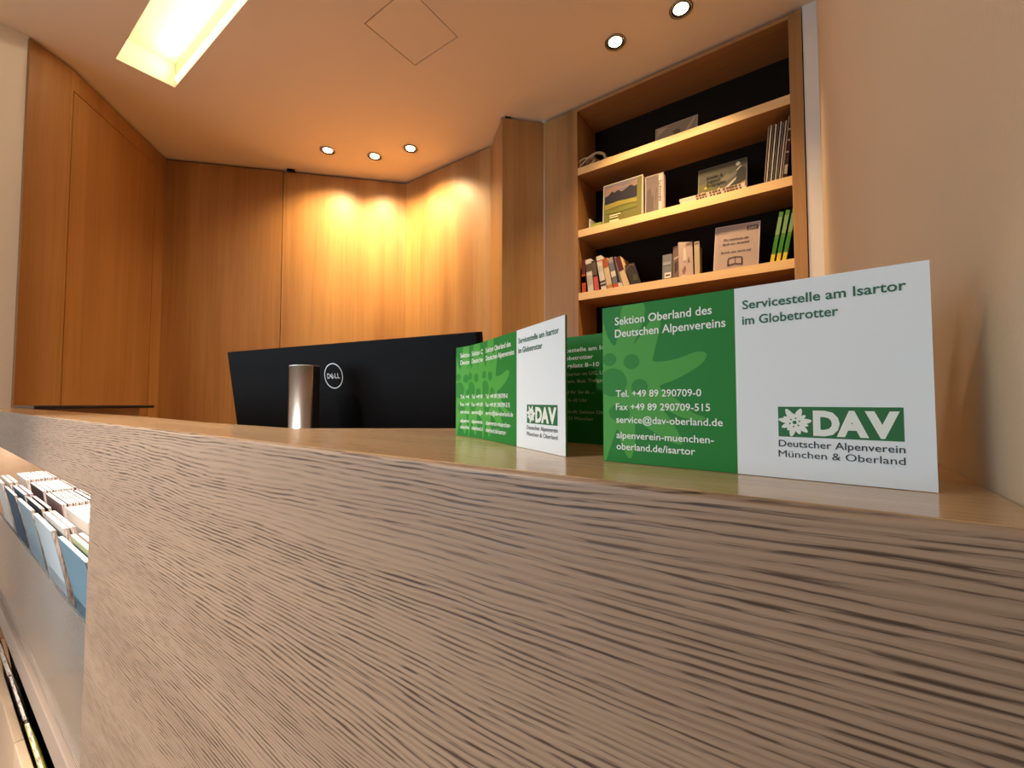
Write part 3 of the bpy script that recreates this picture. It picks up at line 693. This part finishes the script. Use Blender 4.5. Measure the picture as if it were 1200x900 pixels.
def card_front(r, gx=43.4*mm):
    mb_ = MB(); panel_box(mb_, gx); fp = mb_.build('front_panel', [M_white, M_green], r)
    L = .00004
    # watermark blossom in light green, cropped by the card's edge
    fl = MB(); cx, cz = 4.2*mm, 27.5*mm
    OUT = [(0, 47), (2, 44.5), (4.6, 41), (6.3, 46), (8.0, 54.9), (15.2, 54.9), (15.4, 49), (11.7, 40.8), (15, 45), (18.6, 49.6), (20.8, 50.4), (21, 46), (18.9, 37.5), (18.9, 34.6), (26, 35), (32, 36.8), (35.2, 36.2), (34.3, 33.5), (30, 30.5), (25, 28), (20.5, 26), (26, 22), (31, 17.8), (34.5, 16.3), (33.6, 15.4), (28, 16), (22, 18.5), (25, 14), (27.5, 8.5), (26.6, 7.4), (22, 9), (16, 12.5), (12.2, 14), (12, 8), (10.8, 2.4), (9.2, 2.0), (7, 6), (5.5, 11.5), (3.5, 7), (2, 3), (0, 1.5)]
    P = [(min(max(x, 0), 43.3)*mm, min(max(z, 0), 55)*mm) for x, z in curve_poly(OUT, 4)]
    fl.flat(clip(P, .0001, gx, .0001, H0-.0001), -L)
    fl.build('blossom_print', M_lgreen, fp)
    ds = MB()
    for (x, z, rx, rz) in ((10.9, 35.0, 2.9, 2.6), (2.7, 36.2, 2.6, 2.3), (3.8, 28.0, 5.4, 5.0), (13.7, 26.2, 2.9, 2.7), (6.2, 17.3, 3.9, 3.0)):
        P = clip(disc(x*mm, z*mm, rx*mm, rz*mm), 0, gx, 0, H0); ds.flat(P, -2*L-.00001)
    ds.build('blossom_dots', M_mgreen, fp)
    y = -3.2*L
    wt = MB(); o_ = .011
    text_into(wt, 'Sektion Oberland des', 4.9*mm, 48.3*mm, 2.75*mm, 37.1*mm, .014, y); text_into(wt, 'Deutschen Alpenvereins', 4.9*mm, 43.9*mm, 2.75*mm, 40.9*mm, .014, y)
    text_into(wt, 'Tel. +49 89 290709-0', 5.0*mm, 22.9*mm, 2.3*mm, 33.6*mm, o_, y); text_into(wt, 'Fax +49 89 290709-515', 5.0*mm, 18.3*mm, 2.3*mm, 36.1*mm, o_, y)
    text_into(wt, 'service@dav-oberland.de', 5.1*mm, 13.8*mm, 2.3*mm, 39.6*mm, o_, y)
    text_into(wt, 'alpenverein-muenchen-', 5.1*mm, 8.4*mm, 2.3*mm, 37.0*mm, o_, y); text_into(wt, 'oberland.de/isartor', 5.1*mm, 4.5*mm, 2.3*mm, 31.5*mm, o_, y)
    wt.build('white_lettering', M_wink, fp)
    gt = MB()
    text_into(gt, 'Servicestelle am Isartor', 45.5*mm, 48.5*mm, 2.55*mm, 81.3*mm, .016, y); text_into(gt, 'im Globetrotter', 45.4*mm, 43.9*mm, 2.55*mm, 68.0*mm, .016, y)
    gt.build('green_lettering', M_gink, fp)
    it = MB()
    text_into(it, 'Deutscher Alpenverein', 53.9*mm, 8.75*mm, 1.85*mm, 80.05*mm, .006, y); text_into(it, 'München & Oberland', 53.8*mm, 5.9*mm, 1.85*mm, 80.0*mm, .004, y)
    it.build('dark_lettering', M_ink, fp)
    lf = MB(); lf.flat(rect(53.9*mm, 11.5*mm, 80.0*mm, 19.8*mm), -L); lf.build('logo_field', M_logo, fp)
    fw = MB(); fx, fz = 57.75*mm, 15.5*mm
    for i, (ang, Lp, wd) in enumerate([(8, 3.9, 1.5), (38, 3.2, 1.2), (68, 4.1, 1.5), (100, 2.6, 1.1), (118, 4.2, 1.5), (150, 3.0, 1.2), (168, 3.9, 1.4), (205, 3.4, 1.3), (232, 2.8, 1.1), (257, 4.0, 1.4), (290, 3.4, 1.3), (318, 3.9, 1.4), (345, 3.2, 1.2)]):
        P = clip(petal(fx, fz, ang, Lp*mm, wd*.95*mm, .5, .8), 53.9*mm, 80*mm, 11.5*mm, 19.8*mm); fw.flat(P, -2*L-.000001*i)
    fw.flat(disc(fx, fz, 1.6*mm), -2*L-.00002); fw.build('logo_blossom', M_wink, fp)
    fd = MB(); fd.flat(disc(fx, fz, .5*mm, n=10), y)
    for a in range(6): fd.flat(disc(fx+1.15*mm*math.cos(a*PI/3+.3), fz+1.15*mm*math.sin(a*PI/3+.3), .22*mm, n=8), y)
    fd.build('logo_dots', M_logo, fp)
    dv = MB(); text_into(dv, 'D', 61.9*mm, 12.5*mm, 6.0*mm, 67.6*mm, .055, y); text_into(dv, 'A', 66.9*mm, 12.5*mm, 6.0*mm, 73.4*mm, .055, y-.000004); text_into(dv, 'V', 72.7*mm, 12.5*mm, 6.0*mm, 79.3*mm, .055, y-.000008)
    dv.build('logo_lettering', M_wink, fp)
    return fp
def card_back(r, ang, gx):
    """second leaf, hinged at x = 0, opened by ang degrees behind the front one; outer face has the address on green"""
    mb_ = MB(); panel_box(mb_, gx); bp = mb_.build('back_panel', [M_green, M_green], r)
    bp.location = (0, TH*1.15, 0); bp.rotation_euler = (0, 0, math.radians(ang))
    return bp
def place(r, p, d):
    r.location = (p[0], p[1], 1.10015); r.rotation_euler = (0, 0, math.atan2(d[1], d[0]))
CARDG = 'folded business cards standing on the counter'
cd = empty('business_card'); place(cd, (-.0627, .1445), (.0854, -.0051))
tag(cd, 'largest, nearest folded card, green and white front fully visible at right', 'business card', CARDG)
card_front(cd); card_back(cd, 17, 0)
def dup(p, d, ang, label):
    c = copy_tree(cd); place(c, p, d); tag(c, label, 'business card', CARDG)
    for ch in c.children:
        if ch.name.startswith('back_panel'): ch.rotation_euler = (0, 0, math.radians(ang))
    return c
dup((-.1541, .1873), (.0746, -.0408), .2, 'folded card with its white half turned sharply towards the viewer, right of the monitor')
dup((-.1720, .1955), (.915, -.403), .3, 'folded card showing only a narrow green strip directly behind the turned white one')
dup((-.1849, .1985), (.972, -.235), .4, 'leftmost folded card, green strip overlapping the black monitor')
ca_ = empty('business_card'); place(ca_, (-.1205, .2020), (.989, -.147))
tag(ca_, 'folded card showing its dark green address side between the turned and the nearest card', 'business card', CARDG)
mb_ = MB(); panel_box(mb_, W0); fp = mb_.build('front_panel', [M_white, M_green], ca_)
y = -.00006; wt = MB(); sm = MB()
for s, z, c in (('Servicestelle am Isartor', 47.0, 2.1), ('im Globetrotter', 42.9, 2.1), ('Isartorplatz 8–10', 38.8, 2.1)): text_into(wt, s, 4.2*mm, z*mm, c*mm, 4.2*mm+len(s)*1.72*mm, .016, y)
wt.build('white_lettering', M_wink, fp)
for s, z, x1 in (('S-Bahn Isartor im UG, U-Bahn', 34.6, 43), ('Bus, Tram, Bus, Tiefgarage', 30.9, 41), ('Wir sind für Sie da ...', 25.2, 30.5), ('Mo–Sa 10–20 Uhr', 21.0, 26.2), ('Postanschrift: Sektion Oberland', 15.0, 43), ('D – 80333 München', 11.6, 29.6)): text_into(sm, s, 4.2*mm, z*mm, 1.75*mm, x1*mm, .006, y)
sm.build('small_lettering', cm(.62, .76, .55), fp)
card_back(ca_, 20, 0)
